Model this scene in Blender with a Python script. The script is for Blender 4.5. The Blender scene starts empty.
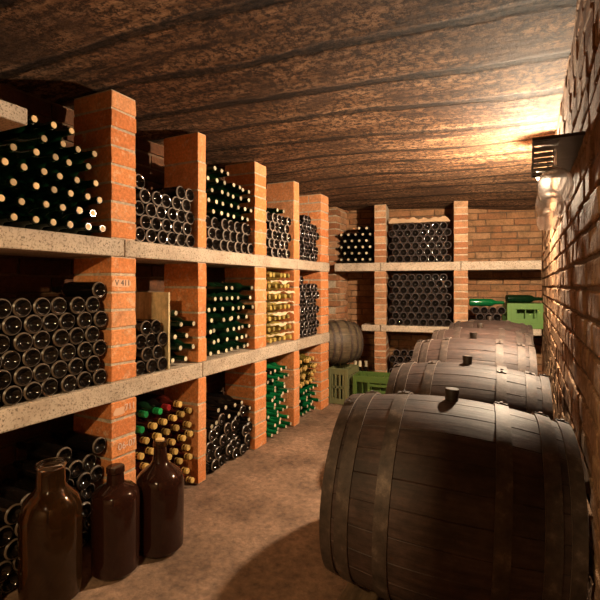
import bpy, bmesh, math, random
from mathutils import Vector, Matrix
R = random.Random(7)
PI = math.pi
sc = bpy.context.scene
COL = sc.collection
TH, F, H, HY = math.radians(26.5), 455.0, 1.09, 286.0
CS, SN = math.cos(TH), math.sin(TH)
FX = -1.61            # front plane of the side rack
XR = 0.13             # right wall
LO0, LO1 = 0.585, 0.667    # lower concrete shelf
UP0, UP1 = 1.22, 1.297     # upper concrete shelf

def left_y(u, X=FX):      # where a sight line meets a plane X = const
    x = -X
    return (F*x/((527-u)*CS) - x*SN)/CS

# ------------------------------------------------------------------ materials
def mat(name):
    m = bpy.data.materials.new(name); m.use_nodes = True
    nt = m.node_tree; nt.nodes.clear()
    o = nt.nodes.new('ShaderNodeOutputMaterial'); b = nt.nodes.new('ShaderNodeBsdfPrincipled')
    nt.links.new(b.outputs[0], o.inputs[0])
    return m, nt, b

def plain(name, col, rough=.5, metal=0., trans=0., ior=1.45, spec=.5):
    m, nt, b = mat(name)
    b.inputs['Base Color'].default_value = (*col, 1); b.inputs['Roughness'].default_value = rough
    b.inputs['Metallic'].default_value = metal; b.inputs['Transmission Weight'].default_value = trans
    b.inputs['IOR'].default_value = ior; b.inputs['Specular IOR Level'].default_value = spec
    return m

def N(nt, t, **kw):
    n = nt.nodes.new(t)
    for k, v in kw.items():
        if k in n.inputs: n.inputs[k].default_value = v
        else: setattr(n, k, v)
    return n

def coords(nt, scale=(1, 1, 1), rot=(0, 0, 0)):
    tc = nt.nodes.new('ShaderNodeTexCoord'); mp = nt.nodes.new('ShaderNodeMapping')
    mp.inputs['Scale'].default_value = scale; mp.inputs['Rotation'].default_value = rot
    nt.links.new(tc.outputs['Object'], mp.inputs[0]); return mp.outputs[0]

def ramp(nt, fac, stops):
    r = nt.nodes.new('ShaderNodeValToRGB'); e = r.color_ramp.elements
    while len(e) < len(stops): e.new(.5)
    for i, (p, c) in enumerate(stops):
        e[i].position = p; e[i].color = (*c, 1) if len(c) == 3 else c
    nt.links.new(fac, r.inputs[0]); return r.outputs[0]

def mix(nt, a, b, fac, mode='MIX'):
    n = nt.nodes.new('ShaderNodeMix'); n.data_type = 'RGBA'; n.blend_type = mode
    for sock, v in ((n.inputs[0], fac), (n.inputs[6], a), (n.inputs[7], b)):
        if hasattr(v, 'is_output'): nt.links.new(v, sock)
        elif isinstance(v, (int, float)): sock.default_value = v
        else: sock.default_value = (*v, 1)
    return n.outputs[2]

def noise(nt, co, scale, detail=4, rough=.6):
    n = N(nt, 'ShaderNodeTexNoise'); n.inputs['Scale'].default_value = scale
    n.inputs['Detail'].default_value = detail; n.inputs['Roughness'].default_value = rough
    nt.links.new(co, n.inputs['Vector']); return n.outputs[0]

def bump(nt, b, h, strength, dist):
    n = nt.nodes.new('ShaderNodeBump'); n.inputs['Strength'].default_value = strength
    n.inputs['Distance'].default_value = dist
    nt.links.new(h, n.inputs['Height']); nt.links.new(n.outputs[0], b.inputs['Normal'])

G3 = lambda v: (v, v, v)
def brick_mat(name, stops, stain=(.12, .07, .04), amt=(.5, .75), bstr=.6, bdist=.006, spotscale=9, bloom=None):
    m, nt, b = mat(name); co = coords(nt)
    g = nt.nodes.new('ShaderNodeNewGeometry')
    base = ramp(nt, g.outputs['Random Per Island'], stops)
    n1 = noise(nt, co, spotscale, 5, .65); n2 = noise(nt, co, 70, 4, .7)
    c = mix(nt, base, stain, ramp(nt, n1, [(amt[0], G3(0)), (amt[1], G3(.8))]))
    if bloom: c = mix(nt, c, bloom, ramp(nt, noise(nt, co, 21, 5, .7), [(.54, G3(0)), (.70, G3(.75))]))
    c = mix(nt, c, ramp(nt, n2, [(.3, G3(.45)), (.7, G3(1.25))]), .6, 'MULTIPLY')
    nt.links.new(c, b.inputs['Base Color']); b.inputs['Roughness'].default_value = .9
    b.inputs['Specular IOR Level'].default_value = .15
    add = nt.nodes.new('ShaderNodeMath'); add.operation = 'ADD'
    nt.links.new(n1, add.inputs[0]); nt.links.new(n2, add.inputs[1])
    bump(nt, b, add.outputs[0], bstr, bdist); return m

M = {}
M['brick'] = brick_mat('orange brick', [(0, (.62, .20, .07)), (.5, (.76, .28, .095)), (1, (.74, .33, .15))], (.36, .15, .07), (.52, .8), bloom=(.82, .58, .38))
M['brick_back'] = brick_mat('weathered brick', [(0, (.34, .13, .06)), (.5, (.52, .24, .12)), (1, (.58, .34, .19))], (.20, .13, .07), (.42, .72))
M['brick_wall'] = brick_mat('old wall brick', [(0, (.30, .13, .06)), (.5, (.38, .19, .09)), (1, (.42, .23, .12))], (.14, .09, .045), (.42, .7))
M['brick_dark'] = brick_mat('dark wall brick', [(0, (.10, .04, .02)), (1, (.16, .07, .035))], (.05, .03, .02), (.42, .7))  # much darker brick tones for the wall behind the side rack
M['brick_rough'] = brick_mat('crumbling wall brick', [(0, (.32, .17, .085)), (.5, (.42, .24, .13)), (1, (.48, .30, .17))], (.13, .07, .04), (.42, .68), 1.0, .010, 18)

def mortar(name, col):
    m, nt, b = mat(name); co = coords(nt); n = noise(nt, co, 45, 5, .7)
    nt.links.new(mix(nt, col, ramp(nt, n, [(.3, G3(.4)), (.7, G3(1.1))]), .9, 'MULTIPLY'), b.inputs['Base Color'])
    b.inputs['Roughness'].default_value = .95; bump(nt, b, n, .8, .006); return m
M['mortar'] = mortar('pale mortar', (.64, .50, .35))
M['mortar_dark'] = mortar('dark mortar', (.17, .10, .055))

def concrete():
    m, nt, b = mat('speckled concrete'); co = coords(nt)
    n1 = noise(nt, co, 7, 4, .6); n2 = noise(nt, co, 120, 4, .8)
    c = ramp(nt, n1, [(.3, (.44, .34, .25)), (.7, (.64, .52, .40))])
    c = mix(nt, c, (.08, .05, .03), ramp(nt, n2, [(.52, G3(0)), (.62, G3(.85))]))
    nt.links.new(c, b.inputs['Base Color']); b.inputs['Roughness'].default_value = .92
    b.inputs['Specular IOR Level'].default_value = .2
    bump(nt, b, n2, .6, .004); return m
M['concrete'] = concrete()

def ceiling_mat():
    m, nt, b = mat('board marked ceiling')
    co = coords(nt, (.55, 3.6, 3.6), (0, 0, math.radians(-5)))
    cf = coords(nt, (1.2, 7, 4), (0, 0, math.radians(-5))); cw = coords(nt)
    n1 = noise(nt, co, 3.2, 8, .75); n2 = noise(nt, cf, 7, 7, .8); n3 = noise(nt, cw, 36, 6, .85); n4 = noise(nt, cw, 2.6, 4, .6)
    c = ramp(nt, n1, [(.36, (.09, .05, .028)), (.48, (.36, .21, .11)), (.62, (.64, .42, .26))])
    c = mix(nt, c, ramp(nt, n2, [(.36, G3(.25)), (.58, G3(1.2))]), .8, 'MULTIPLY')
    c = mix(nt, c, (.035, .02, .014), ramp(nt, n3, [(.46, G3(0)), (.54, G3(.92))]))
    c = mix(nt, c, (.10, .06, .04), ramp(nt, n4, [(.50, G3(0)), (.66, G3(.7))]))
    w = N(nt, 'ShaderNodeTexWave', wave_type='BANDS', bands_direction='Y'); w.inputs['Scale'].default_value = 1.05
    w.inputs['Distortion'].default_value = 1.6; w.inputs['Detail'].default_value = 5; w.inputs['Detail Scale'].default_value = 2; w.inputs['Detail Roughness'].default_value = .7
    nt.links.new(coords(nt, (.5, 1, 1), (0, 0, math.radians(-5))), w.inputs['Vector'])
    seam = ramp(nt, w.outputs[1], [(.02, G3(.12)), (.10, G3(1))])
    c = mix(nt, c, seam, .85, 'MULTIPLY')
    c = mix(nt, c, (.76, .66, .58), 1., 'MULTIPLY')
    nt.links.new(c, b.inputs['Base Color']); b.inputs['Roughness'].default_value = .85
    b.inputs['Specular IOR Level'].default_value = .25
    s = nt.nodes.new('ShaderNodeMath'); s.operation = 'ADD'; nt.links.new(n2, s.inputs[0]); nt.links.new(n3, s.inputs[1])
    s2 = nt.nodes.new('ShaderNodeMath'); s2.operation = 'ADD'; nt.links.new(s.outputs[0], s2.inputs[0]); nt.links.new(seam, s2.inputs[1])
    bump(nt, b, s2.outputs[0], .9, .012); return m
M['ceiling'] = ceiling_mat()

def floor_mat():
    m, nt, b = mat('trodden earth floor'); co = coords(nt)
    n1 = noise(nt, co, 3.0, 6, .65); n2 = noise(nt, co, 30, 6, .72)
    c = ramp(nt, n1, [(.35, (.15, .085, .05)), (.65, (.36, .22, .14))])
    c = mix(nt, c, ramp(nt, n2, [(.33, G3(.4)), (.66, G3(1.3))]), .8, 'MULTIPLY')
    nt.links.new(c, b.inputs['Base Color']); b.inputs['Roughness'].default_value = .75
    bump(nt, b, n2, .8, .01); return m
M['floor'] = floor_mat()

def wood(name, c0, c1, stain, axis=0, rough=.55, grain=60, amt=(.5, .75)):
    m, nt, b = mat(name)
    s = [grain]*3; s[axis] = grain/14.
    co = coords(nt, s); cw = coords(nt)
    g = nt.nodes.new('ShaderNodeNewGeometry')
    n1 = noise(nt, co, 1.0, 6, .7); n2 = noise(nt, cw, 6, 5, .65)
    a = mix(nt, c0, c1, g.outputs['Random Per Island'])
    c = mix(nt, a, ramp(nt, n1, [(.3, G3(.38)), (.7, G3(1.3))]), .9, 'MULTIPLY')
    c = mix(nt, c, stain, ramp(nt, n2, [(amt[0], G3(0)), (amt[1], G3(.75))]))
    c = mix(nt, c, ramp(nt, noise(nt, cw, 26, 5, .7), [(.35, G3(.6)), (.65, G3(1.25))]), .7, 'MULTIPLY')
    nt.links.new(c, b.inputs['Base Color']); b.inputs['Roughness'].default_value = rough
    b.inputs['Specular IOR Level'].default_value = .35
    bump(nt, b, n1, .5, .003); return m
M['oak'] = wood('weathered oak staves', (.060, .034, .027), (.074, .044, .036), (.020, .012, .009), 0, .62, 70, (.44, .66))
M['oak_small'] = wood('grey oak staves', (.12, .085, .05), (.15, .11, .065), (.055, .042, .026))
M['oak_head'] = wood('barrel head', (.13, .12, .05), (.17, .15, .07), (.06, .07, .03), 2)
M['timber'] = wood('rough timber', (.13, .08, .045), (.17, .11, .06), (.05, .03, .02), 1)
M['board'] = wood('plywood board', (.62, .47, .25), (.66, .5, .28), (.5, .36, .17), 2, .7, 40, (.55, .8))
M['dark_wood'] = wood('dark stained wood', (.035, .022, .016), (.045, .03, .02), (.02, .012, .01), 0, .5)

def iron():
    m, nt, b = mat('rusty iron hoop'); co = coords(nt)
    n1 = noise(nt, co, 22, 6, .7)
    c = ramp(nt, n1, [(.35, (.034, .023, .018)), (.55, (.072, .049, .038)), (.7, (.16, .115, .09))])
    nt.links.new(c, b.inputs['Base Color']); b.inputs['Metallic'].default_value = .25
    b.inputs['Roughness'].default_value = .62; bump(nt, b, n1, .5, .003); return m
M['iron'] = iron()
M['hoop_edge'] = plain('hoop edge with painted highlight', (.34, .26, .21), .5, .3)  # paler edge faces: hoop edge highlights put into the colour

def glassy(name, col, rough=.1):
    m, nt, b = mat(name)
    oi = nt.nodes.new('ShaderNodeObjectInfo')
    c = mix(nt, col, ramp(nt, oi.outputs['Random'], [(0, G3(.55)), (1, G3(1.35))]), 1., 'MULTIPLY')
    nt.links.new(c, b.inputs['Base Color']); b.inputs['Roughness'].default_value = rough
    b.inputs['Specular IOR Level'].default_value = .42; return m
M['dark_glass'] = glassy('dark bottle glass', (.007, .005, .004), .09)
M['red_glass'] = glassy('red wine filled glass', (.045, .006, .004), .1)
M['deep_green'] = glassy('deep green bottle glass', (.003, .017, .006), .1)
M['bright_green'] = glassy('bright green bottle glass', (.004, .10, .028), .12)
M['olive_glass'] = glassy('olive bottle glass', (.09, .065, .012), .14)
M['straw_glass'] = glassy('straw bottle glass', (.42, .30, .08), .2)
def rim_mat():
    m, nt, b = mat('dusty worn bottle rim')
    oi = nt.nodes.new('ShaderNodeObjectInfo')
    c = ramp(nt, oi.outputs['Random'], [(0, (.25, .20, .17)), (1, (.38, .31, .26))])
    nt.links.new(c, b.inputs['Base Color']); b.inputs['Roughness'].default_value = .35; return m
M['rim'] = rim_mat()
M['rim_faint'] = plain('faint bottle rim', (.11, .085, .08), .3)  # faint ring, a little paler than the bottle glass
M['rim_shaded'] = plain('worn bottle rim with painted shade', (.125, .092, .068), .3)  # worn rim darkened: dimmer light of middle and floor bays put into the colour
M['cork'] = glassy('cork end', (.66, .43, .19), .6)
M['cork_pale'] = glassy('pale bottle mouth', (.58, .48, .32), .5)
M['gold_cap'] = glassy('tan gold capsule', (.52, .33, .10), .4)
M['green_cap'] = glassy('green capsule', (.01, .2, .05), .35)
M['red_cap'] = glassy('red capsule', (.35, .02, .02), .35)
M['paper'] = plain('packing paper', (.66, .52, .32), .85)
M['sack'] = plain('sackcloth', (.45, .29, .17), .95)
M['crate_green'] = plain('green crate plastic', (.07, .12, .022), .5)
M['crate_light'] = plain('light green crate plastic', (.11, .21, .045), .5)
M['crate_olive'] = plain('faded olive crate plastic', (.15, .15, .065), .6)
M['amber'] = plain('amber demijohn glass', (.20, .085, .025), .03, 0, .92)
M['brown_jar'] = plain('dark wine filled glass', (.030, .010, .006), .06, 0, .25)
M['clear'] = plain('clear glass', (.98, .97, .95), .0, 0, 1., 1.45)
M['milky_clear'] = plain('milky clear glass', (.97, .92, .88), .06, 0, .86, 1.45)  # not fully transmissive, so the bowls come out paler
M['socket'] = plain('white porcelain', (.6, .55, .48), .3)
M['chalk'] = plain('chalk paint', (.78, .56, .44), .9)
M['wash'] = plain('faded whitewash', (.72, .42, .26), .95)
M['dark_paint'] = plain('dark paint', (.12, .09, .08), .9)
M['plaster'] = mortar('rough plaster', (.36, .24, .14))
m, nt, b = mat('lit bulb'); b.inputs['Base Color'].default_value = (1, .9, .7, 1)
b.inputs['Emission Color'].default_value = (1, .79, .55, 1); b.inputs['Emission Strength'].default_value = 7600.
M['bulb'] = m

# ------------------------------------------------------------------ mesh helpers
class MB:
    def __init__(s): s.v, s.f, s.m = [], [], []
    def add(s, v, f, mi=0):
        o = len(s.v); s.v += [tuple(p) for p in v]; s.f += [tuple(i+o for i in q) for q in f]; s.m += [mi]*len(f)
    def box(s, a, b, mi=0, j=0., M4=None):
        v = [Vector((x, y, z)) for z in (a[2], b[2]) for y in (a[1], b[1]) for x in (a[0], b[0])]
        if j: v = [p + Vector((R.uniform(-j, j), R.uniform(-j, j), R.uniform(-j, j))) for p in v]
        if M4 is not None: v = [M4 @ p for p in v]
        s.add(v, [(0, 2, 3, 1), (4, 5, 7, 6), (0, 1, 5, 4), (2, 6, 7, 3), (0, 4, 6, 2), (1, 3, 7, 5)], mi)
    def lathe(s, prof, n=16, axis='x', mis=None, c=(0, 0, 0)):
        vs, fs, ms = [], [], []
        for (h, r) in prof:
            for k in range(n):
                a = 2*PI*k/n; p, q = r*math.cos(a), r*math.sin(a)
                vs.append((c[0]+h, c[1]+p, c[2]+q) if axis == 'x' else (c[0]+p, c[1]+q, c[2]+h))
        o = len(s.v); s.v += vs
        for i in range(len(prof)-1):
            for k in range(n):
                a, b2 = i*n+k, i*n+(k+1) % n
                q = (a, a+n, b2+n, b2) if axis == 'x' else (a, b2, b2+n, a+n)
                s.f.append(tuple(o+x for x in q)); s.m.append(mis[i] if mis else 0)
        if prof[0][1] > 1e-6:
            q = tuple(o+k for k in range(n)); s.f.append(q if axis == 'x' else q[::-1]); s.m.append(mis[0] if mis else 0)
        if prof[-1][1] > 1e-6:
            q = tuple(o+(len(prof)-1)*n+k for k in range(n)); s.f.append(q[::-1] if axis == 'x' else q); s.m.append(mis[-1] if mis else 0)
    def mesh(s, name, mats, smooth=False):
        me = bpy.data.meshes.new(name); me.from_pydata(s.v, [], s.f)
        for mm in (mats if isinstance(mats, (list, tuple)) else [mats]): me.materials.append(mm)
        me.polygons.foreach_set('material_index', s.m)
        bm = bmesh.new(); bm.from_mesh(me); bmesh.ops.remove_doubles(bm, verts=bm.verts, dist=1e-6)
        bmesh.ops.recalc_face_normals(bm, faces=bm.faces); bm.to_mesh(me); bm.free()
        if smooth:
            me.polygons.foreach_set('use_smooth', [True]*len(me.polygons))
            me.set_sharp_from_angle(angle=math.radians(38))
        me.update(); return me

def link(name, data, parent=None, loc=None, rot=None):
    o = bpy.data.objects.new(name, data); COL.objects.link(o)
    if parent is not None: o.parent = parent
    if loc is not None: o.location = loc
    if rot is not None: o.rotation_euler = rot
    return o
def tag(o, label, cat, group=None, kind=None):
    o['label'] = label; o['category'] = cat
    if group: o['group'] = group
    if kind: o['kind'] = kind
    return o
def struct(o): o['kind'] = 'structure'; return o
def bevel(o, w=.004, seg=2):
    b = o.modifiers.new('edge', 'BEVEL'); b.width = w; b.segments = seg; b.limit_method = 'ANGLE'; b.angle_limit = math.radians(50)
    return o

def brick_face(mb, x0, x1, z0, z1, depth, bl, bh, joint, mi=0, j=.004, proud=.006):
    """Courses of single bricks in a local frame: x along the wall, y from 0 (face) inwards, z up."""
    n = max(1, round((z1-z0)/bh)); h = (z1-z0)/n
    for r in range(n):
        x = x0 - (bl/2 if r % 2 else 0) + R.uniform(-.02, .02)
        while x < x1:
            w = bl*R.uniform(.93, 1.06)
            a, b2 = max(x0, x), min(x1, x+w-joint)
            if b2-a > .03:
                p = R.uniform(-proud, proud)
                mb.box((a, p, z0+r*h+joint/2), (b2, depth, z0+(r+1)*h-joint/2), mi, j)
            x += w

# ------------------------------------------------------------------ room shell
def sheet(name, x0, x1, y0, y1, zf, nx, ny, m, up=True):
    mb = MB(); v = []; f = []
    for j in range(ny+1):
        for i in range(nx+1):
            x, y = x0+(x1-x0)*i/nx, y0+(y1-y0)*j/ny; v.append((x, y, zf(x, y)))
    for j in range(ny):
        for i in range(nx):
            a = j*(nx+1)+i; q = (a, a+1, a+nx+2, a+nx+1); f.append(q if up else q[::-1])
    me = bpy.data.meshes.new(name); me.from_pydata(v, [], f); me.materials.append(m)
    me.polygons.foreach_set('use_smooth', [True]*len(f))
    return struct(link(name, me))
def smooth(t): t = max(0, min(1, t)); return t*t*(3-2*t)
def ceil_z(x, y):
    return 1.955 - .05*smooth((y-1.2)/2.6) - .045*smooth((x+1.3)/1.45) + .006*math.sin(x*5+y*2.3) + .006*math.sin(y*7.1+x) + (.02*math.sin(y*2.1))*smooth((x+1.4)/.6)
def floor_z(x, y): return -.004 + .004*math.sin(x*9+y*3)*math.sin(y*8-x*2)
sheet('floor', -2.1, .4, -2.4, 5.4, floor_z, 50, 120, M['floor'])
sheet('ceiling', -2.1, .4, -2.4, 5.4, ceil_z, 40, 120, M['ceiling'], False)

mb = MB()      # right wall: local x runs along -Y
brick_face(mb, 0, 5.6, 0, 1.95, .09, .135, .072, .010, 0, .003, .0022)
mb.box((-2, .007, -.05), (5.6, .16, 2.0), 1)
o = struct(link('wall_right', mb.mesh('wall_right', [M['brick_rough'], M['mortar_dark']]), None, (XR, 5.15, 0), (0, 0, -PI/2))); bevel(o, .006)
for v in o.data.vertices: pass
mb = MB()      # wall behind the side rack
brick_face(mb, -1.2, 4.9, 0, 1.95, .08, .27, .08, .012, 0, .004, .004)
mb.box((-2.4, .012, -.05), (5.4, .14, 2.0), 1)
o = struct(link('wall_left', mb.mesh('wall_left', [M['brick_dark'], M['mortar_dark']]), None, (-1.985, 0, 0), (0, 0, PI/2))); bevel(o)

DEL = math.radians(10)
BP = Vector((-1.74, 4.27, 0)); BE = Vector((math.cos(DEL), math.sin(DEL), 0)); BN = Vector((-math.sin(DEL), math.cos(DEL), 0))
BROT = (0, 0, DEL)
def bx(u):      # along the back rack's front where a sight line meets it
    m_ = (u-300)/F; dx, dy = m_*CS-SN, m_*SN+CS
    return (BP.x*dy - BP.y*dx)/(BE.y*dx - BE.x*dy)
BL = (XR - BP.x)/BE.x + .0
mb = MB()
brick_face(mb, -.05, BL+.13, 0, 1.95, .08, .26, .066, .009, 0, .005, .005)
mb.box((-.5, .014, -.05), (BL+.3, .16, 2.0), 1)
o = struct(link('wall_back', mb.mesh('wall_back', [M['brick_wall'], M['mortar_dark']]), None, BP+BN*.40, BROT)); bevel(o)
mb = MB()      # return of the left wall past the last pillar
brick_face(mb, 0, .54, 0, 1.95, .225, .25, .068, .012, 0, .005, .006)
mb.box((.012, .014, 0), (.54, .22, 1.95), 1)
o = struct(link('wall_left_return', mb.mesh('wall_left_return', [M['brick_back'], M['mortar']]), None, (-1.755, 4.36, 0), (0, 0, PI/2))); bevel(o)
mb = MB(); mb.box((-2.1, -1.42, 0), (.4, -1.3, 2.0))
struct(link('wall_front', mb.mesh('wall_front', M['plaster'])))
mb = MB(); mb.box((-.405, -.275, 0), (-.345, -.225, 1.96))  # unseen post, added only to cast the shadow across the nearest barrel
tag(bevel(link('added_shadow_post', mb.mesh('added_shadow_post', M['timber']))), 'unseen timber post added behind the camera to shadow the nearest barrel', 'post', None, 'thing')

# ------------------------------------------------------------------ side rack: pillars and shelves
ordw = 'first second third fourth fifth sixth seventh eighth ninth tenth eleventh twelfth thirteenth'.split()
PU = [None, (111, 137), (198, 207), (255, 267), (294, 300), (321, 329)]
PY = [(.72, .87)] + [(left_y(a), left_y(b)) for a, b in PU[1:]]
def brick_pillar(name, label, fr, w, dep, segs, nar, group, matb, matm):
    """fr = (origin, rotation): local x along the front face, y inwards."""
    root = link(name, None, None, *fr); root.empty_display_size = .1
    tag(root, label, 'pillar', group, 'thing')
    mb, mc = MB(), MB()
    for (z0, z1, n) in segs:
        h = (z1-z0)/n
        for r in range(n):
            j = .011; a = R.uniform(-.003, .0); p = R.uniform(-.002, .002)
            if nar or r % 2 == 0 or w < .16:
                mb.box((.003, p, z0+r*h+j/2), (w-.003+a, dep+p, z0+(r+1)*h-j/2), 0, .0022)
            else:
                mb.box((.003, p, z0+r*h+j/2), (w-.003+a, .117+p, z0+(r+1)*h-j/2), 0, .0022)
                mb.box((.003, .127, z0+r*h+j/2), (w-.003+a, dep+p, z0+(r+1)*h-j/2), 0, .0022)
        mc.box((.0055, .0045, z0+.001), (w-.0055, dep-.0045, z1-.001))
    bevel(link('brick', mb.mesh('pillar_brick', matb), root), .0035)
    link('mortar', mc.mesh('pillar_mortar', matm), root)
    return root
pillars = []
plabel = ['brick pillar out at the near end of the side rack',
          'nearest wide orange brick pillar of the side rack, with chalk marks on its bricks',
          'narrow orange brick pillar second along the side rack, bricks laid on edge',
          'wide orange brick pillar third along the side rack, beside the bright green bottles',
          'narrow orange brick pillar fourth along the side rack, right of the straw coloured bottles',
          'last orange brick pillar of the side rack, beside the small barrel in the corner']
for i, (y0, y1) in enumerate(PY):
    nar = i in (2, 4)
    segs = [(0, LO0, 4 if nar else 7), (LO1, UP0, 4 if nar else 7), (UP1, 1.63 if i == 0 else 1.955-.05*smooth((y0-1.2)/2.6)-.008, 5 if i == 0 else (4 if nar else 8))]
    pillars.append(brick_pillar('brick_pillar', plabel[i], ((FX, y0, 0), (0, 0, PI/2)), y1-y0, .245, segs, nar, 'brick pillars of the side rack', M['brick'], M['mortar']))

def slab(y0, y1, z0, z1, label, group):
    mb = MB(); mb.box((-1.97, y0+.001, z0), (FX+.004, y1-.001, z1))
    o = bevel(link('concrete_shelf', mb.mesh('concrete_shelf', M['concrete'])), .006)
    return tag(o, label, 'shelf', group, 'thing')
mid = [(a+b)/2 for a, b in PY]
slab(.5, mid[1]-.001, UP0, UP1, 'upper speckled concrete shelf slab left of the nearest pillar', 'concrete shelves')
slab(mid[1]+.001, mid[4]-.001, UP0, UP1, 'long upper concrete shelf slab from the nearest to the fourth pillar', 'concrete shelves')
slab(mid[4]+.001, PY[5][1]+.01, UP0, UP1, 'short upper concrete shelf slab between fourth and last side pillars', 'concrete shelves')
slab(.5, mid[2]-.001, LO0, LO1, 'lower speckled concrete shelf slab under the nearest dark bottles', 'concrete shelves')
slab(mid[2]+.001, mid[4]-.001, LO0, LO1, 'lower concrete shelf slab between second and fourth side pillars', 'concrete shelves')
slab(mid[4]+.001, PY[5][1]+.01, LO0, LO1, 'short lower concrete shelf slab between fourth and last side pillars', 'concrete shelves')
mb = MB(); mb.box((-1.95, .45, 1.631), (-1.50, left_y(28, -1.5), 1.686), 0, .003)
tag(bevel(link('concrete_ledge', mb.mesh('concrete_ledge', M['concrete']))), 'short concrete ledge jutting in above the upper shelf at the near end', 'ledge', None, 'thing')

# chalk and paint marks on the nearest pillar
def mark(txt, size, y, z, m, parent, name='painted_mark'):
    cu = bpy.data.curves.new('t', 'FONT'); cu.body = txt; cu.size = size; cu.extrude = .0006; cu.align_x = 'CENTER'; cu.align_y = 'CENTER'
    ob = bpy.data.objects.new('t', cu); COL.objects.link(ob)
    bpy.context.view_layer.update()
    me = bpy.data.meshes.new_from_object(ob.evaluated_get(bpy.context.evaluated_depsgraph_get()))
    bpy.data.objects.remove(ob); me.materials.clear(); me.materials.append(m)
    o = link(name, me, parent); p = Matrix.Translation((FX+.0045, y, z)) @ Matrix.Rotation(PI/2, 4, 'Z') @ Matrix.Rotation(PI/2, 4, 'X')
    bpy.context.view_layer.update(); o.matrix_world = p; return o
p1 = pillars[1]; yc = mid[1]
o = mark('06-07', .044, yc+.012, .380, M['chalk'], p1); o['label'] = 'pale chalk number on the brick'
def patch(y0, y1, z0, z1):
    mb = MB(); n = 12
    pts = []
    for k in range(n):
        a = 2*PI*k/n; r = R.uniform(.8, 1.1)
        pts.append(((y0+y1)/2+(y1-y0)/2*max(-1, min(1, 1.3*math.cos(a)))*r, (z0+z1)/2+(z1-z0)/2*max(-1, min(1, 1.3*math.sin(a)))*r))
    v = [(FX+.0032, y, z) for y, z in pts]+[(FX+.0038, y, z) for y, z in pts]
    mb.add(v, [tuple(range(n))[::-1], tuple(range(n, 2*n))]+[(k, (k+1) % n, n+(k+1) % n, n+k) for k in range(n)])
    o = link('chalk_patch', mb.mesh('chalk_patch', M['wash']), p1); bpy.context.view_layer.update(); o.matrix_world = Matrix.Identity(4); return o
patch(yc-.060, yc+.0, .520, .556)
mark('711', .042, yc+.028, .546, M['chalk'], p1)
patch(yc-.068, yc+.042, 1.083, 1.122)
mark('V 411', .036, yc-.012, 1.103, M['dark_paint'], p1)

# ------------------------------------------------------------------ bottles
BR = .0357
PROF = [(.020, .0), (.016, .010), (.006, .0215), (.0005, .0255), (.0, .0285), (.0012, .0303), (.0065, BR-.0004), (.012, BR), (.185, BR), (.203, .0318),
        (.220, .0215), (.234, .0160), (.272, .0142), (.2725, .0158), (.284, .0158), (.2845, .0140), (.300, .0138)]
def bottle_mesh(name, m, dusty):
    mb = MB(); mis = [1 if (dusty and i == 5) else 0 for i in range(len(PROF))]
    mb.lathe(PROF, 18, 'x', mis); return mb.mesh(name, [m, M['rim']], True)
def cap_mesh(name, m, x0, r, x1=.3015):
    mb = MB(); mb.lathe([(x0, r), (x1-.002, r), (x1, r-.0018), (x1+.0004, .0)], 14, 'x'); return mb.mesh(name, m, True)
def proto(name, m, cap=None, capname='cork', dusty=False, me=None):
    return dict(name=name, me=me or bottle_mesh(name, m, dusty), cap=cap, capname=capname)
def mid_mesh():
    mb = MB(); mb.lathe(PROF, 18, 'x', [1 if i == 5 else 0 for i in range(len(PROF))]); return mb.mesh('dark_wine_bottle', [M['dark_glass'], M['rim_shaded']], True)
def faint_mesh():
    mb = MB(); mb.lathe(PROF, 18, 'x', [1 if i == 5 else 0 for i in range(len(PROF))]); return mb.mesh('dark_wine_bottle', [M['dark_glass'], M['rim_faint']], True)
CORK = cap_mesh('cork', M['cork'], .2990, .0129); PALE = cap_mesh('cork', M['cork_pale'], .2990, .0129)
GOLD = cap_mesh('capsule', M['gold_cap'], .266, .0158); GRC = cap_mesh('capsule', M['green_cap'], .262, .016); RDC = cap_mesh('capsule', M['red_cap'], .262, .016)
STRAW = cap_mesh('capsule', M['straw_glass'], .232, .0172)
T = {'dark': proto('dark_wine_bottle', M['dark_glass'], None, '', True),
     'mid': proto('dark_wine_bottle', None, None, '', False, mid_mesh()),
     'dim': proto('dark_wine_bottle', None, None, '', False, faint_mesh()),
     'deep': proto('green_wine_bottle', M['deep_green'], CORK),
     'deep_pale': proto('green_wine_bottle', M['deep_green'], PALE),
     'green': proto('green_wine_bottle', M['bright_green'], PALE),
     'darkneck': proto('dark_wine_bottle', M['dark_glass'], PALE),
     'gold': proto('capped_wine_bottle', M['red_glass'], GOLD, 'capsule'),
     'grcap': proto('capped_wine_bottle', M['deep_green'], GRC, 'capsule'),
     'rdcap': proto('capped_wine_bottle', M['dark_glass'], RDC, 'capsule'),
     'olive': proto('capped_wine_bottle', M['olive_glass'], GOLD, 'capsule'),
     'straw': proto('capped_wine_bottle', M['straw_glass'], STRAW, 'capsule')}
DESC = {'x': '', 'dark': 'dark bottle base outward,', 'dim': 'dark bottle base outward,', 'mid': 'dark bottle base outward,', 'deep': 'dark green bottle,', 'deep_pale': 'dark green bottle,', 'green': 'bright green bottle,',
        'darkneck': 'dark bottle neck outward,', 'gold': 'gold capped bottle,', 'grcap': 'green capped bottle,', 'rdcap': 'red capped bottle,',
        'olive': 'olive gold necked bottle,', 'straw': 'straw coloured bottle,'}
first = {}
def put(kind, loc, rot, label, group):
    t = T[kind]
    if kind not in first:
        o = link(t['name'], t['me']); first[kind] = [o]
        if t['cap']: first[kind].append(link(t['capname'], t['cap'], o))
    else:
        o = first[kind][0].copy(); COL.objects.link(o)
        if t['cap']:
            c = first[kind][1].copy(); COL.objects.link(c); c.parent = o
    o.location = loc; o.rotation_euler = rot
    tag(o, label, 'bottle', group); return o

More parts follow.
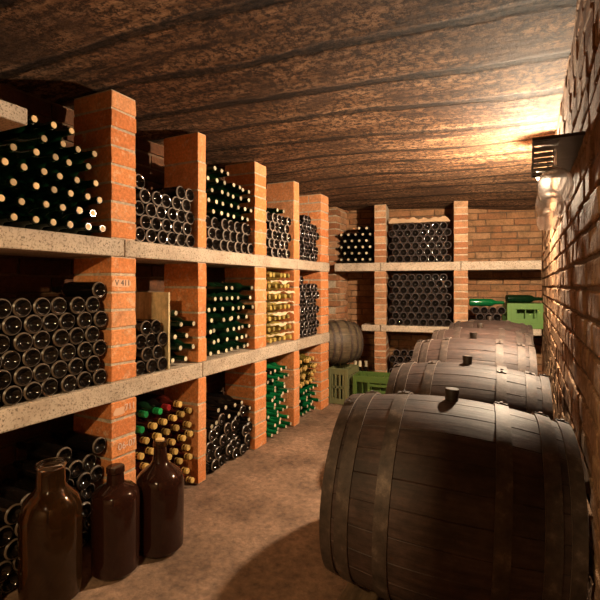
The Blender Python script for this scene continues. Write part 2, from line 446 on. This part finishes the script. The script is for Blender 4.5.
STUFF = MB(); STUFF_PTS = []
def stack(fr, w, z0, n, rows, place, group, alt=None, back=False, straight=False, skip=(), stuff=False, jx=.010, rowh=None):
    """Rows of bottles lying in a bay. fr: local x along the front -> world point. rows: per row a kind or list of kinds."""
    p = min(w/n, .0738)
    if w - n*p > p*.5: p = min(p, (w-.006)/(n+.5))
    x_off = (w - n*p)/2
    roomy = w - n*p > p*.5 - 1e-6
    if roomy: x_off = .001
    rh = rowh or (.0695 if straight else math.sqrt(.0719**2 - (p/2)**2))
    for r, row in enumerate(rows):
        odd = r % 2 and not straight
        cnt = n if (not odd or roomy) else n-1
        vis = 0
        for i in range(cnt):
            if (r, i) in skip: continue
            kind = row if isinstance(row, str) else row[i % len(row)]
            vis += 1
            x = x_off + p*(i+.5+(.5 if odd else 0)); z = z0 + BR + .0005 + r*rh
            base_out = kind in ('dark', 'dim', 'mid')
            dj = R.uniform(-jx, jx*.6)
            roll = R.uniform(0, 2*PI)
            origin, e, nrm, ang = fr
            if base_out: d, a = .012 - dj, ang
            else: d, a = .304 - dj, ang + PI
            loc = origin + e*x + nrm*d; loc.z = z
            if stuff: STUFF_PTS.append((loc, (roll, 0, a))); continue
            label = f"{DESC[kind]} {ordw[vis-1]} from left in {ordw[r]} row up, {place}"
            put(kind, loc, (roll, 0, a), label, group)

def side(y0): return (Vector((FX, y0, 0)), Vector((0, 1, 0)), Vector((-1, 0, 0)), PI)
def backf(x0): return (BP + BE*x0, BE, BN, DEL+PI/2)
bay = {1: (PY[0][1], PY[1][0])}
for k in range(2, 6): bay[k] = (PY[k-1][1], PY[k][0])
def S(b_, lvl, n, rows, **k):
    y0, y1 = bay[b_]; z0 = {'U': UP1, 'M': LO1, 'L': 0.004}[lvl]
    nm = {'U': 'upper shelf', 'M': 'middle shelf', 'L': 'floor level'}[lvl]
    stack(side(y0+.002), y1-y0-.004, z0, n, rows, f"{nm}, {ordw[b_-1]} brick bay", f"bottles on the {nm}, {ordw[b_-1]} bay", **k)
S(1, 'U', 7, ['deep']*7, skip={(6, 0), (6, 1), (6, 5), (6, 6), (5, 0), (5, 1), (4, 6)}, jx=.02)
S(2, 'U', 6, ['dark']*6, skip={(4, 1), (4, 2), (4, 3), (5, 1), (5, 2), (5, 0), (5, 3), (5, 4)})
S(3, 'U', 7, ['dark']*3+['deep_pale']*5, skip={(7, 4), (7, 5), (7, 3)}, jx=.02)
S(4, 'U', 5, ['dark']*5+['deep_pale'], skip={(5, 0), (5, 3), (5, 4)})
S(5, 'U', 5, ['dark']*5+['dark'], skip={(5, 3), (5, 4), (5, 0)}, stuff=True)
S(1, 'M', 7, ['mid']*7, skip={(6, i) for i in range(6)})
y0, y1 = bay[2]
stack(side(y0+.002), .216, LO1, 3, ['mid']*4, 'middle shelf, second brick bay', 'dark bottles on the middle shelf, second bay')
stack(side(y0+.236), .196, LO1, 2, ['deep_pale']*5, 'right half middle shelf second bay', 'green bottles on the middle shelf, second bay', skip={(4, 1)}, jx=.03)
S(3, 'M', 7, ['deep_pale']*7, skip={(6, 0), (6, 1), (6, 4), (6, 5), (5, 6)}, jx=.03)
S(4, 'M', 5, ['straw']*7, straight=True, rowh=.0775, jx=.015)
S(5, 'M', 5, ['dark']*8, skip={(7, 1), (7, 2), (7, 3), (7, 4)}, stuff=True)
S(1, 'L', 7, ['mid']*7, skip={(6, 0), (6, 1), (6, 2), (6, 3), (5, 0), (5, 1), (5, 2), (6, 5)}, jx=.03)
L2 = ['gold']*8
S(2, 'L', 6, L2[:6]+[['grcap', 'gold', 'gold', 'gold', 'gold', 'gold'], ['grcap', 'grcap', 'rdcap', 'gold', 'gold']], skip={(7, 4)}, jx=.02)
S(3, 'L', 7, ['mid', 'mid', 'mid', ['mid', 'mid', 'mid', 'mid', 'mid', 'darkneck'], ['darkneck', 'darkneck', 'mid', 'darkneck', 'darkneck', 'mid', 'darkneck'], 'darkneck'],
  skip={(5, 0), (5, 5)}, jx=.03)
S(4, 'L', 5, ['green']*6+[['deep_pale', 'deep_pale', 'green', 'green', 'green'], ['darkneck', 'deep_pale', 'green', 'green', 'green']], skip={(7, 4)}, jx=.03)
S(5, 'L', 5, ['green']*4+['olive']*4, skip={(7, 4)}, jx=.03)

# ------------------------------------------------------------------ back rack
xA0, xA1, xB0, xB1 = bx(374), bx(386.5), bx(453.5), bx(468.5)
BU0, BU1, BLo0, BLo1 = 1.238, 1.318, .645, .704
for (x0, x1, lab) in ((xA0, xA1, 'weathered brick pillar of the back rack, behind the green crate on the floor'),
                      (xB0, xB1, 'weathered brick pillar of the back rack, left of the bay with green crate')):
    o3 = BP+BE*x0
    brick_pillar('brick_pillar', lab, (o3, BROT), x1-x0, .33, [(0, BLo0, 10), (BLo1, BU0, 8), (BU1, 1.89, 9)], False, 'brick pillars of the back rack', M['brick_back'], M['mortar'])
mA, mB = (xA0+xA1)/2, (xB0+xB1)/2
def bslab(x0, x1, z0, z1, label):
    mb = MB(); mb.box((x0+.001, -.005, z0), (x1-.001, .392, z1))
    return tag(bevel(link('concrete_shelf', mb.mesh('concrete_shelf', M['concrete']), None, BP, BROT), .006), label, 'shelf', 'concrete shelves', 'thing')
bslab(-.0, mA-.001, BU0, BU1, 'upper concrete shelf slab across the left corner bay of the back rack')
bslab(mA+.001, mB-.001, BU0, BU1, 'upper concrete shelf slab between the two back pillars')
bslab(mB+.001, BL-.012, BU0, BU1, 'upper concrete shelf slab from the back pillar to the right wall')
bslab(xA0-.125, mA-.001, BLo0, BLo1, 'lower concrete shelf slab ending behind the small corner barrel')
bslab(mA+.001, mB-.001, BLo0, BLo1, 'lower concrete shelf slab between the two back pillars')
bslab(mB+.001, BL-.012, BLo0, BLo1, 'lower concrete shelf slab under the light green crate')
def B(x0, x1, z0, n, rows, place, group, **k):
    stack(backf(x0+.004), x1-x0-.008, z0, n, rows, place, group, **k)
nAB = int((xB0-xA1-.008)/.0716)
B(.03, xA0, BU1, 5, ['darkneck']*6, 'upper back shelf, corner bay', 'bottles in the upper corner bay', skip={(5, 0), (5, 1)})
B(xA1, xB0, BU1, nAB, ['dim']*6, 'upper back shelf, middle bay', 'bottles on the upper back shelf')
B(xA1, xB0, BLo1, nAB, ['dim']*8, 'middle back shelf, middle bay', 'bottles on the middle back shelf')
mb = MB(); mb.box((xA1+.01, .01, 0), (xA1+.47, .33, .214))
pl = tag(bevel(link('brick_plinth', mb.mesh('brick_plinth', M['brick_back']), None, BP, BROT)), 'low plinth under the short bottle stack below the back shelf', 'plinth', None, 'thing')
B(xA1+.012, xA1+.47, .215, 6, ['dark']*4, '', '', stuff=True)
nC = 4
B(xB1+.02, xB1+.33, BLo1, nC, ['dim']*3, 'middle back shelf beside crate', 'bottles beside the light green crate')

# the mass of small base-out bottles past the first few hundred: one object
base = T['dim']['me']; sv = [v.co.copy() for v in base.vertices]; sf = [tuple(p.vertices) for p in base.polygons]; sm = [p.material_index for p in base.polygons]
mb = MB()
from mathutils import Euler
for loc, rot in STUFF_PTS:
    X = Matrix.Translation(loc) @ Euler(rot).to_matrix().to_4x4()
    o0 = len(mb.v); mb.v += [tuple(X @ p) for p in sv]; mb.f += [tuple(i+o0 for i in q) for q in sf]; mb.m += sm
o = link('stacked_bottles', mb.mesh('stacked_bottles', [M['dark_glass'], M['rim_faint']], True))
tag(o, 'small dark bottles stacked in the last side bay and under the low back shelf', 'bottles', None, 'stuff')

# bottles lying across on top in the right-hand bay
zt = BLo1 + .0719 + 2*.0615 + .072
# ------------------------------------------------------------------ crates
def crate(name, label, w, d, h, m, loc, rz, style):
    root = tag(link(name, None, None, loc, (0, 0, rz)), label, 'crate')
    t = .012
    mb = MB(); m2 = MB()
    for (a, b2) in (((0, 0), (w, t)), ((0, d-t), (w, d)), ((0, t), (t, d-t)), ((w-t, t), (w, d-t))):
        mb.box((*a, h-.055), (*b2, h)); m2.box((*a, 0), (*b2, .05))
    bevel(link('top_rim', mb.mesh('top_rim', m), root), .003); bevel(link('bottom_rim', m2.mesh('bottom_rim', m), root), .003)
    for (x, y) in ((0, 0), (w-.03, 0), (0, d-.03), (w-.03, d-.03)):
        p = MB(); p.box((x-.003, y-.003, .0), (x+.033, y+.033, h-.004)); bevel(link('corner_post', p.mesh('corner_post', m), root), .003)
    s = MB(); zs = [.05+(h-.105)*f_ for f_ in (.22, .55, .86)]
    if style == 'slots':
        s.box((w*.40, 0, .05), (w*.46, t, h-.055))
        for z in zs: s.box((w*.46, 0, z-.012), (w-.03, t, z+.012))
    elif style == 'window':
        s.box((.03, 0, .05), (w*.24, t, h-.055)); s.box((w*.80, 0, .05), (w-.03, t, h-.055)); s.box((w*.24, 0, .05), (w*.8, t, .09))
    else:
        for f_ in (.22, .40, .6, .78): s.box((w*f_-.008, 0, .05), (w*f_+.008, t, h-.055))
        s.box((.03, 0, h*.45), (w-.03, t, h*.45+.02))
    bevel(link('front_grille', s.mesh('front_grille', m), root), .002)
    for nm, xa, xb in (('side_grille', 0, t), ('side_grille', w-t, w)):
        s = MB()
        for f_ in (.25, .45, .65, .82): s.box((xa, d*f_-.012, .05), (xb, d*f_+.012, h-.055))
        s.box((xa, .03, h*.45), (xb, d-.03, h*.45+.02)); link(nm, s.mesh(nm, m), root)
    s = MB(); s.box((.03, d-t, .05), (w-.03, d, h-.055)); link('back_panel', s.mesh('back_panel', m), root)
    s = MB(); s.box((t, t, .004), (w-t, d-t, .016)); link('base_panel', s.mesh('base_panel', m), root)
    s = MB()
    for k in range(1, 4): s.box((w*k/4-.003, t, .02), (w*k/4+.003, d-t, h-.03 if style != 'grid' else h-.002))
    for k in range(1, 3): s.box((t, d*k/3-.003, .02), (w-t, d*k/3+.003, h-.03))
    link('divider', s.mesh('divider', m), root)
    return root
def at(u, d, z=0.):
    lat = (u-300)/F*d; return Vector((lat*CS-d*SN, lat*SN+d*CS, z))
pc = at(353, 4.14)
crate('plastic_crate', 'green slotted plastic crate on the floor before the back pillar', .33, .26, .275, M['crate_green'], pc, math.radians(6), 'slots')
pc2 = at(327.5, 4.24)
crate('plastic_crate', 'faded olive plastic crate standing under the small corner barrel', .20, .30, .325, M['crate_olive'], pc2, math.radians(0), 'bars')
p3 = BP + BE*bx(507.5) + BN*.0; p3.z = BLo1+.001
crate('plastic_crate', 'light green plastic crate on the back shelf against the right wall', .305, .30, .228, M['crate_light'], p3, DEL, 'window')
# loose green bottles lying on the bottles and the crate
p = BP + BE*(xB1+.010) + BN*.055; p.z = BLo1 + BR*2 + 2*.0615 + BR + .003
put('green', p, (0, 0, DEL), 'bright green bottle lying crosswise on the dark bottles in the right back bay', 'loose green bottles in the right back bay')
for k, (dx, dy, lab) in enumerate(((.005, .06, 'front dark green bottle lying crosswise on the light green crate'), (.003, .135, 'rear dark green bottle lying crosswise on the light green crate'))):
    p = BP + BE*(bx(507.5)+dx) + BN*dy; p.z = BLo1 + .229 + BR + .004
    put('deep_pale', p, (1, 0, DEL), lab, 'loose green bottles in the right back bay')
# little bottles standing behind the green crate
for k, (u, lab) in enumerate(((355.5, 'left small pale topped bottle standing behind the floor crate'), (360, 'middle small pale topped bottle standing behind the floor crate'), (366, 'right small pale topped bottle standing behind the floor crate'))):
    mbk = MB(); mbk.lathe([(0, .021), (.20, .021), (.25, .019), (.28, .013), (.34, .0125), (.345, .0)], 16, 'z')
    ob = link('small_bottle', mbk.mesh('small_bottle', M['dark_glass'], True), None, at(u, 4.52, .0) + Vector((0, 0, .001)))
    tag(ob, lab, 'bottle', 'small bottles behind the crate')
    mc = MB(); mc.lathe([(.29, .0155), (.346, .015), (.348, 0)], 14, 'z'); link('capsule', mc.mesh('capsule', M['cork_pale'], True), ob)

# ------------------------------------------------------------------ barrels
def make_barrel(name, label, L, Rm, Re, loc, rot, hoops, mstave, bung, group, nst=26, mhead=None, hoopw=.036):
    root = tag(link(name, None, None, loc, rot), label, 'barrel', group)
    rad = lambda t: Rm-(Rm-Re)*t*t
    mb = MB(); nt_ = 18; rng = random.Random(sum(map(ord, label)) % 1000 + 3)
    off = rng.uniform(0, 1)
    for k in range(nst):
        a0 = 2*PI*(k+off)/nst; a1 = 2*PI*(k+1+off)/nst; dl = rng.uniform(-.0005, .0005)
        v, f = [], []
        angs = [a0, a0+(a1-a0)*.03, a0+(a1-a0)*.35, a0+(a1-a0)*.65, a0+(a1-a0)*.97, a1-.0004]
        dr = [-.0016, 0, .0005, .0005, 0, -.0016]
        for i in range(nt_+1):
            t = -1+2*i/nt_
            for a, q in zip(angs, dr):
                r = rad(t)+q+dl; v.append((t*L/2, r*math.cos(a), r*math.sin(a)))
        na = len(angs)
        for e_ in (0, nt_):
            for a in (a0, a1-.0004):
                t = -1+2*e_/nt_; r = rad(t)-.025; v.append((t*L/2, r*math.cos(a), r*math.sin(a)))
        for i in range(nt_):
            for j in range(na-1):
                q = i*na+j; f.append((q, q+1, q+na+1, q+na))
        b0 = (nt_+1)*na
        f.append((0, b0, b0+1, na-1, 4, 3, 2, 1)[:]); e0 = nt_*na; f.append((e0, e0+1, e0+2, e0+3, e0+4, e0+5, b0+3, b0+2))
        mb.add(v, f)
    o = link('stave_shell', mb.mesh('stave_shell', mstave, True), root)
    for s in (-1, 1):
        h = MB(); t = s*.93; r = rad(t)-.012
        npl = 6
        for k in range(npl):
            y0, y1 = -r+2*r*k/npl+.001, -r+2*r*(k+1)/npl-.001
            zs = []
            P = []
            for q in range(7):
                y = y0+(y1-y0)*q/6; P.append((y, math.sqrt(max(0, r*r-y*y))))
            ring = [(y, z) for y, z in P]+[(y, -z) for y, z in reversed(P)]
            n = len(ring)
            v = [(t*L/2-.01, y, z) for y, z in ring]+[(t*L/2+.01, y, z) for y, z in ring]
            h.add(v, [tuple(range(n)), tuple(range(n, 2*n))[::-1]]+[(i, (i+1) % n, n+(i+1) % n, n+i) for i in range(n)])
        link('barrel_head', h.mesh('barrel_head', mhead or mstave), root)
    for t in hoops:
        hb = MB(); w = hoopw/L; n = 72; v = []
        lap = rng.uniform(1.35, 1.8)
        for k in range(n):
            a = 2*PI*k/n
            for (dt, q) in ((-w, .0005), (-w, .0052), (0, .0056), (w, .0052), (w, .0005)):
                tt = max(-1.0, min(1.0, t+dt)); r = rad(tt)+q+.0012
                v.append((tt*L/2, r*math.cos(a), r*math.sin(a)))
        f = []
        for k in range(n):
            for j in range(4):
                a = k*5+j; b2 = ((k+1) % n)*5+j; f.append((a, a+1, b2+1, b2))
        o_ = len(hb.f); hb.add(v, f); hb.m[o_:] = [1 if i % 4 in (0, 3) else 0 for i in range(len(f))]
        # lapped end of the hoop
        v = []; 
        for k in range(5):
            a = lap+(k-2)*.03
            for dt in (-w*.92, w*.92):
                for q in (.005, .0088):
                    tt = max(-1., min(1., t+dt)); r = rad(tt)+q+.0012; v.append((tt*L/2, r*math.cos(a), r*math.sin(a)))
        f = []
        for k in range(4):
            b0 = k*4; f += [(b0+1, b0+3, b0+7, b0+5), (b0, b0+1, b0+5, b0+4), (b0+2, b0+6, b0+7, b0+3)]
        f += [(0, 2, 3, 1), (16, 17, 19, 18)]
        hb.add(v, f)
        ho = link('hoop', hb.mesh('hoop', [M['iron'], M['hoop_edge']], True), root)
        for s in (-1, 1):
            rv = MB(); a = lap+s*.035; r = rad(t)+.0096
            rv.lathe([(0, .006), (.003, .005), (.0045, .0)], 10, 'z')
            X = Matrix.Translation((t*L/2, r*math.cos(a), r*math.sin(a))) @ Matrix.Rotation(a-PI/2, 4, 'X')
            rv.v = [tuple(X @ Vector(q)) for q in rv.v]
            link('rivet', rv.mesh('rivet', M['iron'], True), ho)
    if bung:
        bb = MB(); bb.lathe([(Rm-.012, .0165), (Rm+.030, .020), (Rm+.033, .018), (Rm+.033, .0)], 18, 'z')
        bo = link('bung', bb.mesh('bung', M['dark_wood'], True), root); bo['label'] = 'dark wooden bung in the top'
        bo.rotation_euler = (-rot[0], 0, 0)
    return root
HO = (-.955, -.80, -.46, .44, .78, .955)
bdat = [((-.205, 1.353, .483), .282, .246, .0, -.047, 'nearest of the big oak barrels along the right wall'),
        ((-.227, 2.010, .483), .283, .246, .040, -.018, 'second nearest big oak barrel along the right wall'),
        ((-.262, 2.650, .503), .301, .262, .045, 0., 'middle one of the five big oak barrels along the right wall'),
        ((-.280, 3.275, .506), .302, .263, .05, 0., 'second farthest big oak barrel along the right wall'),
        ((-.262, 3.905, .514), .303, .262, .03, 0., 'farthest big oak barrel, before the bottles and green crate of the back rack')]
bdat[0] = (bdat[0][0], .282, .246, .091, -.047, bdat[0][5])
for (c, rm, re, yaw, tilt, lab) in bdat:
    make_barrel('wine_barrel', lab, .598, rm, re, c, (R.uniform(-.1, .1), -tilt, yaw), HO, M['oak'], True, 'big barrels along the right wall')
for x, lab in ((-.44, 'rough timber beam under the aisle ends of the big barrels'), (-.06, 'rough timber beam under the wall ends of the big barrels')):
    mb = MB(); mb.box((x-.05, 1.02, 0), (x+.05, 4.2, .185), 0, .003)
    tag(bevel(link('timber_beam', mb.mesh('timber_beam', M['timber'])), .006), lab, 'beam', 'beams under the big barrels', 'thing')
# small barrel in the corner, on the olive crate
cb = at(337.5, 4.41, .546)
make_barrel('small_barrel', 'small grey oak barrel lying on the olive crate in the far corner', .38, .212, .172, cb, (.3, 0, math.radians(47)),
            (-.92, -.62, -.28, .28, .62, .92), M['oak_small'], False, None, 18, M['oak_head'], .022)

# ------------------------------------------------------------------ board behind the bottles, papers, sack
mb = MB(); mb.box((-1.90, bay[2][0]+.219, LO1+.001), (-1.622, bay[2][0]+.232, 1.058))
tag(bevel(link('plywood_board', mb.mesh('plywood_board', M['board'])), .002), 'pale plywood divider board standing between the bottles on the middle shelf', 'board')
def crumple(name, frx, y0, y1, z, dep, drop, seed, m, label, group, th=.002):
    rg = random.Random(seed); nx, ny = 10, 18; v = []; f = []
    ph = [rg.uniform(0, 6) for _ in range(6)]
    for s in (0, 1):
        for i in range(nx+1):
            for j in range(ny+1):
                a, b2 = i/nx, j/ny
                x = -dep*(1-a) + .018*a; zz = z + .004*math.sin(b2*17+ph[0])*a - drop*max(0, a-.75)*4*(.55+.45*math.sin(b2*9+ph[1])) + .003*math.sin(b2*31+ph[2]+a*7)
                v.append((x+.006*a*math.sin(b2*13+ph[3]), y0+(y1-y0)*b2, zz+s*th))
    K = (nx+1)*(ny+1)
    for i in range(nx):
        for j in range(ny):
            q = i*(ny+1)+j; f.append((q, q+1, q+ny+2, q+ny+1)); f.append((K+q, K+q+ny+1, K+q+ny+2, K+q+1))
    edge = [j for j in range(ny+1)]; last = [nx*(ny+1)+j for j in range(ny+1)]
    for seq in (edge, last, [i*(ny+1) for i in range(nx+1)], [i*(ny+1)+ny for i in range(nx+1)]):
        for a, b2 in zip(seq, seq[1:]): f.append((a, b2, K+b2, K+a))
    mb = MB(); mb.add(v, f); o = link(name, mb.mesh(name, m, True), None, (frx, 0, 0))
    return tag(o, label, 'paper' if name == 'packing_paper' else 'cloth', group)
y0, y1 = bay[4]
for k, r in enumerate((1, 2, 3, 4, 5, 6)):
    crumple('packing_paper', FX-.004, y0+.01+.02*(k % 2), y1-.012, LO1+.0006+BR*2+(r-1)*.0775+.0012, .012, .012+.006*(k % 3), 11+k, M['paper'],
            f"pale packing paper hanging over the {ordw[r-1]} row from the bottom of straw coloured bottles", 'packing paper between the bottles', .0016)
# sack over the top row of the back stack
rg = random.Random(5); mb = MB(); v = []; f = []; nx, ny = 26, 10
w_ = xB0-xA1-.05; zb = BU1 + 2*BR + 5*.0615 + .004
for s in (0, 1):
    for j in range(ny+1):
        for i in range(nx+1):
            a, b2 = i/nx, j/ny
            hgt = 1.7*(.010+.022*abs(math.sin(a*7.3+1.1))*abs(math.cos(b2*3+a*3)) + .012*math.sin(a*19+b2*5)**2)*math.sin(PI*min(1, max(0, a)))**.3
            v.append((xA1+.02+w_*a, .0+.28*b2+.012*math.sin(a*15)*(1-b2), zb+(hgt+.006 if s else 0)))
K = (nx+1)*(ny+1)
for j in range(ny):
    for i in range(nx):
        q = j*(nx+1)+i; f.append((q, q+nx+1, q+nx+2, q+1)); f.append((K+q, K+q+1, K+q+nx+2, K+q+nx+1))
for seq in ([i for i in range(nx+1)], [ny*(nx+1)+i for i in range(nx+1)], [j*(nx+1) for j in range(ny+1)], [j*(nx+1)+nx for j in range(ny+1)]):
    for a, b2 in zip(seq, seq[1:]): f.append((a, b2, K+b2, K+a))
mb.add(v, f)
tag(link('sack_cloth', mb.mesh('sack_cloth', M['sack'], True), None, BP, BROT), 'crumpled tan sackcloth lying on the top bottles of the back rack', 'cloth')

# ------------------------------------------------------------------ demijohns by the nearest pillar
def jar(name, label, loc, prof, m, lipprof, mlip, extra=None):
    root = tag(link(name, None, None, loc), label, 'jar')
    mb = MB(); mb.lathe(prof, 40, 'z'); link('body', mb.mesh('body', m, True), root)
    mb = MB(); mb.lathe(lipprof, 32, 'z'); link('lip', mb.mesh('lip', mlip, True), root)
    if extra:
        mb = MB(); mb.lathe(extra[1], 32, 'z'); link(extra[0], mb.mesh(extra[0], extra[2], True), root)
def hollow(pts, th):      # outer profile, then back down inside
    return [(.003, .0001)] + pts + [(h-(.0 if i == 0 else .0), max(.002, r-th)) for i, (h, r) in enumerate(reversed(pts[1:]))] + [(.012, .0001)]
j1 = at(51, 1.60, .002)
jar('demijohn', 'amber wide mouthed glass jar at the near end before the floor bottles', j1,
    hollow([(.0, .085), (.01, .097), (.05, .1), (.30, .1), (.345, .085), (.375, .056), (.39, .0465), (.452, .0455)], .004), M['amber'],
    [(.452, .0460), (.456, .0495), (.464, .0495), (.468, .0465), (.468, .0415), (.455, .0412), (.452, .0460)], M['clear'])
j2 = at(115.5, 1.75, .002)
jar('demijohn', 'squat dark red glass jar, lowest of the three before the nearest pillar', j2,
    [(.0, .0), (.0, .075), (.012, .086), (.22, .088), (.276, .088), (.300, .083), (.316, .068), (.326, .045), (.333, .033), (.372, .030), (.372, 0)], M['brown_jar'],
    [(.371, .031), (.375, .034), (.392, .0335), (.396, .031), (.396, .0)], M['brown_jar'])
j3 = at(160, 1.90, .002)
jar('demijohn', 'tall brown glass demijohn with narrow neck before the nearest pillar', j3,
    [(.0, .0), (.0, .085), (.012, .095), (.22, .098), (.272, .098), (.298, .092), (.318, .077), (.335, .056), (.348, .040), (.364, .031), (.39, .0265), (.418, .0245), (.418, 0)], M['brown_jar'],
    [(.417, .0245), (.420, .0285), (.440, .0285), (.445, .025), (.445, .019), (.424, .018), (.417, .0245)], M['amber'],
    ('stopper', [(.428, .0), (.428, .0172), (.450, .0185), (.452, 0)], M['cork']))

# ------------------------------------------------------------------ wall lamp, glass rack, hanging wine glasses
LP = Vector((.074, 2.72, 1.668))
lamp = tag(link('wall_lamp', None, None, LP), 'lit bare bulb hanging from a bracket high on the right wall', 'lamp')
mb = MB(); mb.box((.055, -.03, .055), (XR+.012-LP.x, .03, .115)); bevel(link('wall_plate', mb.mesh('wall_plate', M['socket']), lamp))
mb = MB(); mb.box((-.008, -.008, .078), (.060, .008, .092)); link('bracket_arm', mb.mesh('bracket_arm', M['iron']), lamp)
mb = MB(); mb.lathe([(.028, .013), (.034, .040), (.040, .041), (.046, .020), (.080, .018), (.082, .0)], 24, 'z'); link('socket', mb.mesh('socket', M['socket'], True), lamp)  # wide cap above the bulb added to cut the glow on the ceiling
mb = MB(); mb.lathe([(-.030, .0), (-.027, .010), (-.016, .022), (-.002, .0275), (.012, .022), (.024, .013), (.028, .011)], 20, 'z'); link('bulb', mb.mesh('bulb', M['bulb'], True), lamp)

RZ = 1.472
rack = tag(link('glass_rack', None, None, (0, 0, 0)), 'dark slotted glass rack under the ceiling on the right wall', 'rack')
XL = .013; y0, y1 = 1.338, 1.80
for (a, b2) in (((XL, y0), (XR+.01, y0+.010)), ((XL, y1-.010), (XR+.01, y1))):
    mb = MB(); mb.box((*a, RZ-.002), (*b2, RZ+.006)); link('end_bar', mb.mesh('end_bar', M['dark_wood']), rack)
mb = MB(); mb.box((XL, y0+.01, RZ-.002), (XL+.006, y1-.01, RZ+.006)); link('edge_bar', mb.mesh('edge_bar', M['dark_wood']), rack)
mb = MB(); mb.box((.076, y0+.01, RZ), (XR+.01, y1-.01, RZ+.005)); link('mount_board', mb.mesh('mount_board', M['dark_wood']), rack)
SL = 7; pitch = (y1-y0-.02)/SL
for k in range(SL):
    mb = MB(); mb.box((XL+.006, y0+.01+pitch*k+.012, RZ), (.076, y0+.01+pitch*(k+1)-.012, RZ+.003)); link('slat', mb.mesh('slat', M['dark_wood']), rack)
rail = tag(link('glass_rack', None, None, (0, 0, 0)), 'short dark peg rail behind the slotted glass rack', 'rack')
for s in (-1, 1):
    mb = MB(); mb.box((.04, 2.20+s*.022-.008, RZ), (XR+.01, 2.20+s*.022+.008, RZ+.01)); link('peg', mb.mesh('peg', M['dark_wood']), rail)
def wine_glass(loc, label, k=1.):
    root = tag(link('hanging_glass', None, None, loc), label, 'glass', 'hanging wine glasses')
    o_ = [(.0, .032), (-.003, .032), (-.006, .008), (-.010, .0042), (-.050, .0040), (-.058, .008), (-.066, .022), (-.080, .034), (-.098, .0385), (-.116, .0365), (-.134, .0315)]
    i_ = [(-.134, .0300), (-.116, .0350), (-.098, .0370), (-.080, .0325), (-.067, .0205), (-.061, .006), (-.0605, .0001)]
    mb = MB(); mb.lathe([(h*k, r*k) for h, r in [(.0, .0001)]+o_+i_], 32, 'z'); link('bowl', mb.mesh('bowl', M['milky_clear'], True), root)
wine_glass((.068, y0+.01+pitch*.999, RZ+.0075), 'nearest clear wine glass hanging upside down from the slotted rack', 1.17)
wine_glass((.068, y0+.01+pitch*6.0, RZ+.0075), 'second clear wine glass hanging upside down behind the nearest one', 1.15)
wine_glass((.080, 2.20, RZ+.0135), 'farthest clear wine glass hanging upside down on the peg rail', 1.15)

# ------------------------------------------------------------------ light beyond the entrance
ld = bpy.data.lights.new('pendant_light', 'SPOT'); ld.energy = 80; ld.color = (1, .70, .36); ld.shadow_soft_size = .02
ld.spot_size = math.radians(160); ld.spot_blend = .04
lo = bpy.data.objects.new('pendant_light', ld); COL.objects.link(lo); lo.location = (-.45, -.6, 1.655)
pend = tag(link('pendant_lamp', None, None, (-.45, -.6, 1.66)), 'pendant lamp with a flat metal shade near the entrance', 'lamp')
mb = MB(); mb.lathe([(.012, .16), (.03, .12), (.06, .03), (.07, .02), (.066, .0)], 28, 'z'); link('lamp_shade', mb.mesh('lamp_shade', M['iron'], True), pend)
mb = MB(); mb.lathe([(.06, .004), (.29, .004)], 8, 'z'); link('cord', mb.mesh('cord', M['dark_wood'], True), pend)
w = bpy.data.worlds.new('world'); sc.world = w; w.use_nodes = True
w.node_tree.nodes['Background'].inputs[0].default_value = (.9, .6, .35, 1); w.node_tree.nodes['Background'].inputs[1].default_value = .05

cam = bpy.data.cameras.new('camera'); co = bpy.data.objects.new('camera', cam); COL.objects.link(co)
co.location = (0, 0, H); co.rotation_euler = (PI/2, 0, TH)
cam.sensor_width = 36; cam.lens = 36*F/600; cam.shift_y = -14/600.; cam.clip_start = .02
sc.camera = co
sc.view_settings.view_transform = 'Standard'; sc.view_settings.look = 'None'; sc.view_settings.gamma = 1
sc.view_settings.use_curve_mapping = False; sc.view_settings.exposure = 0.18
sc.cycles.max_bounces = 10; sc.cycles.diffuse_bounces = 5
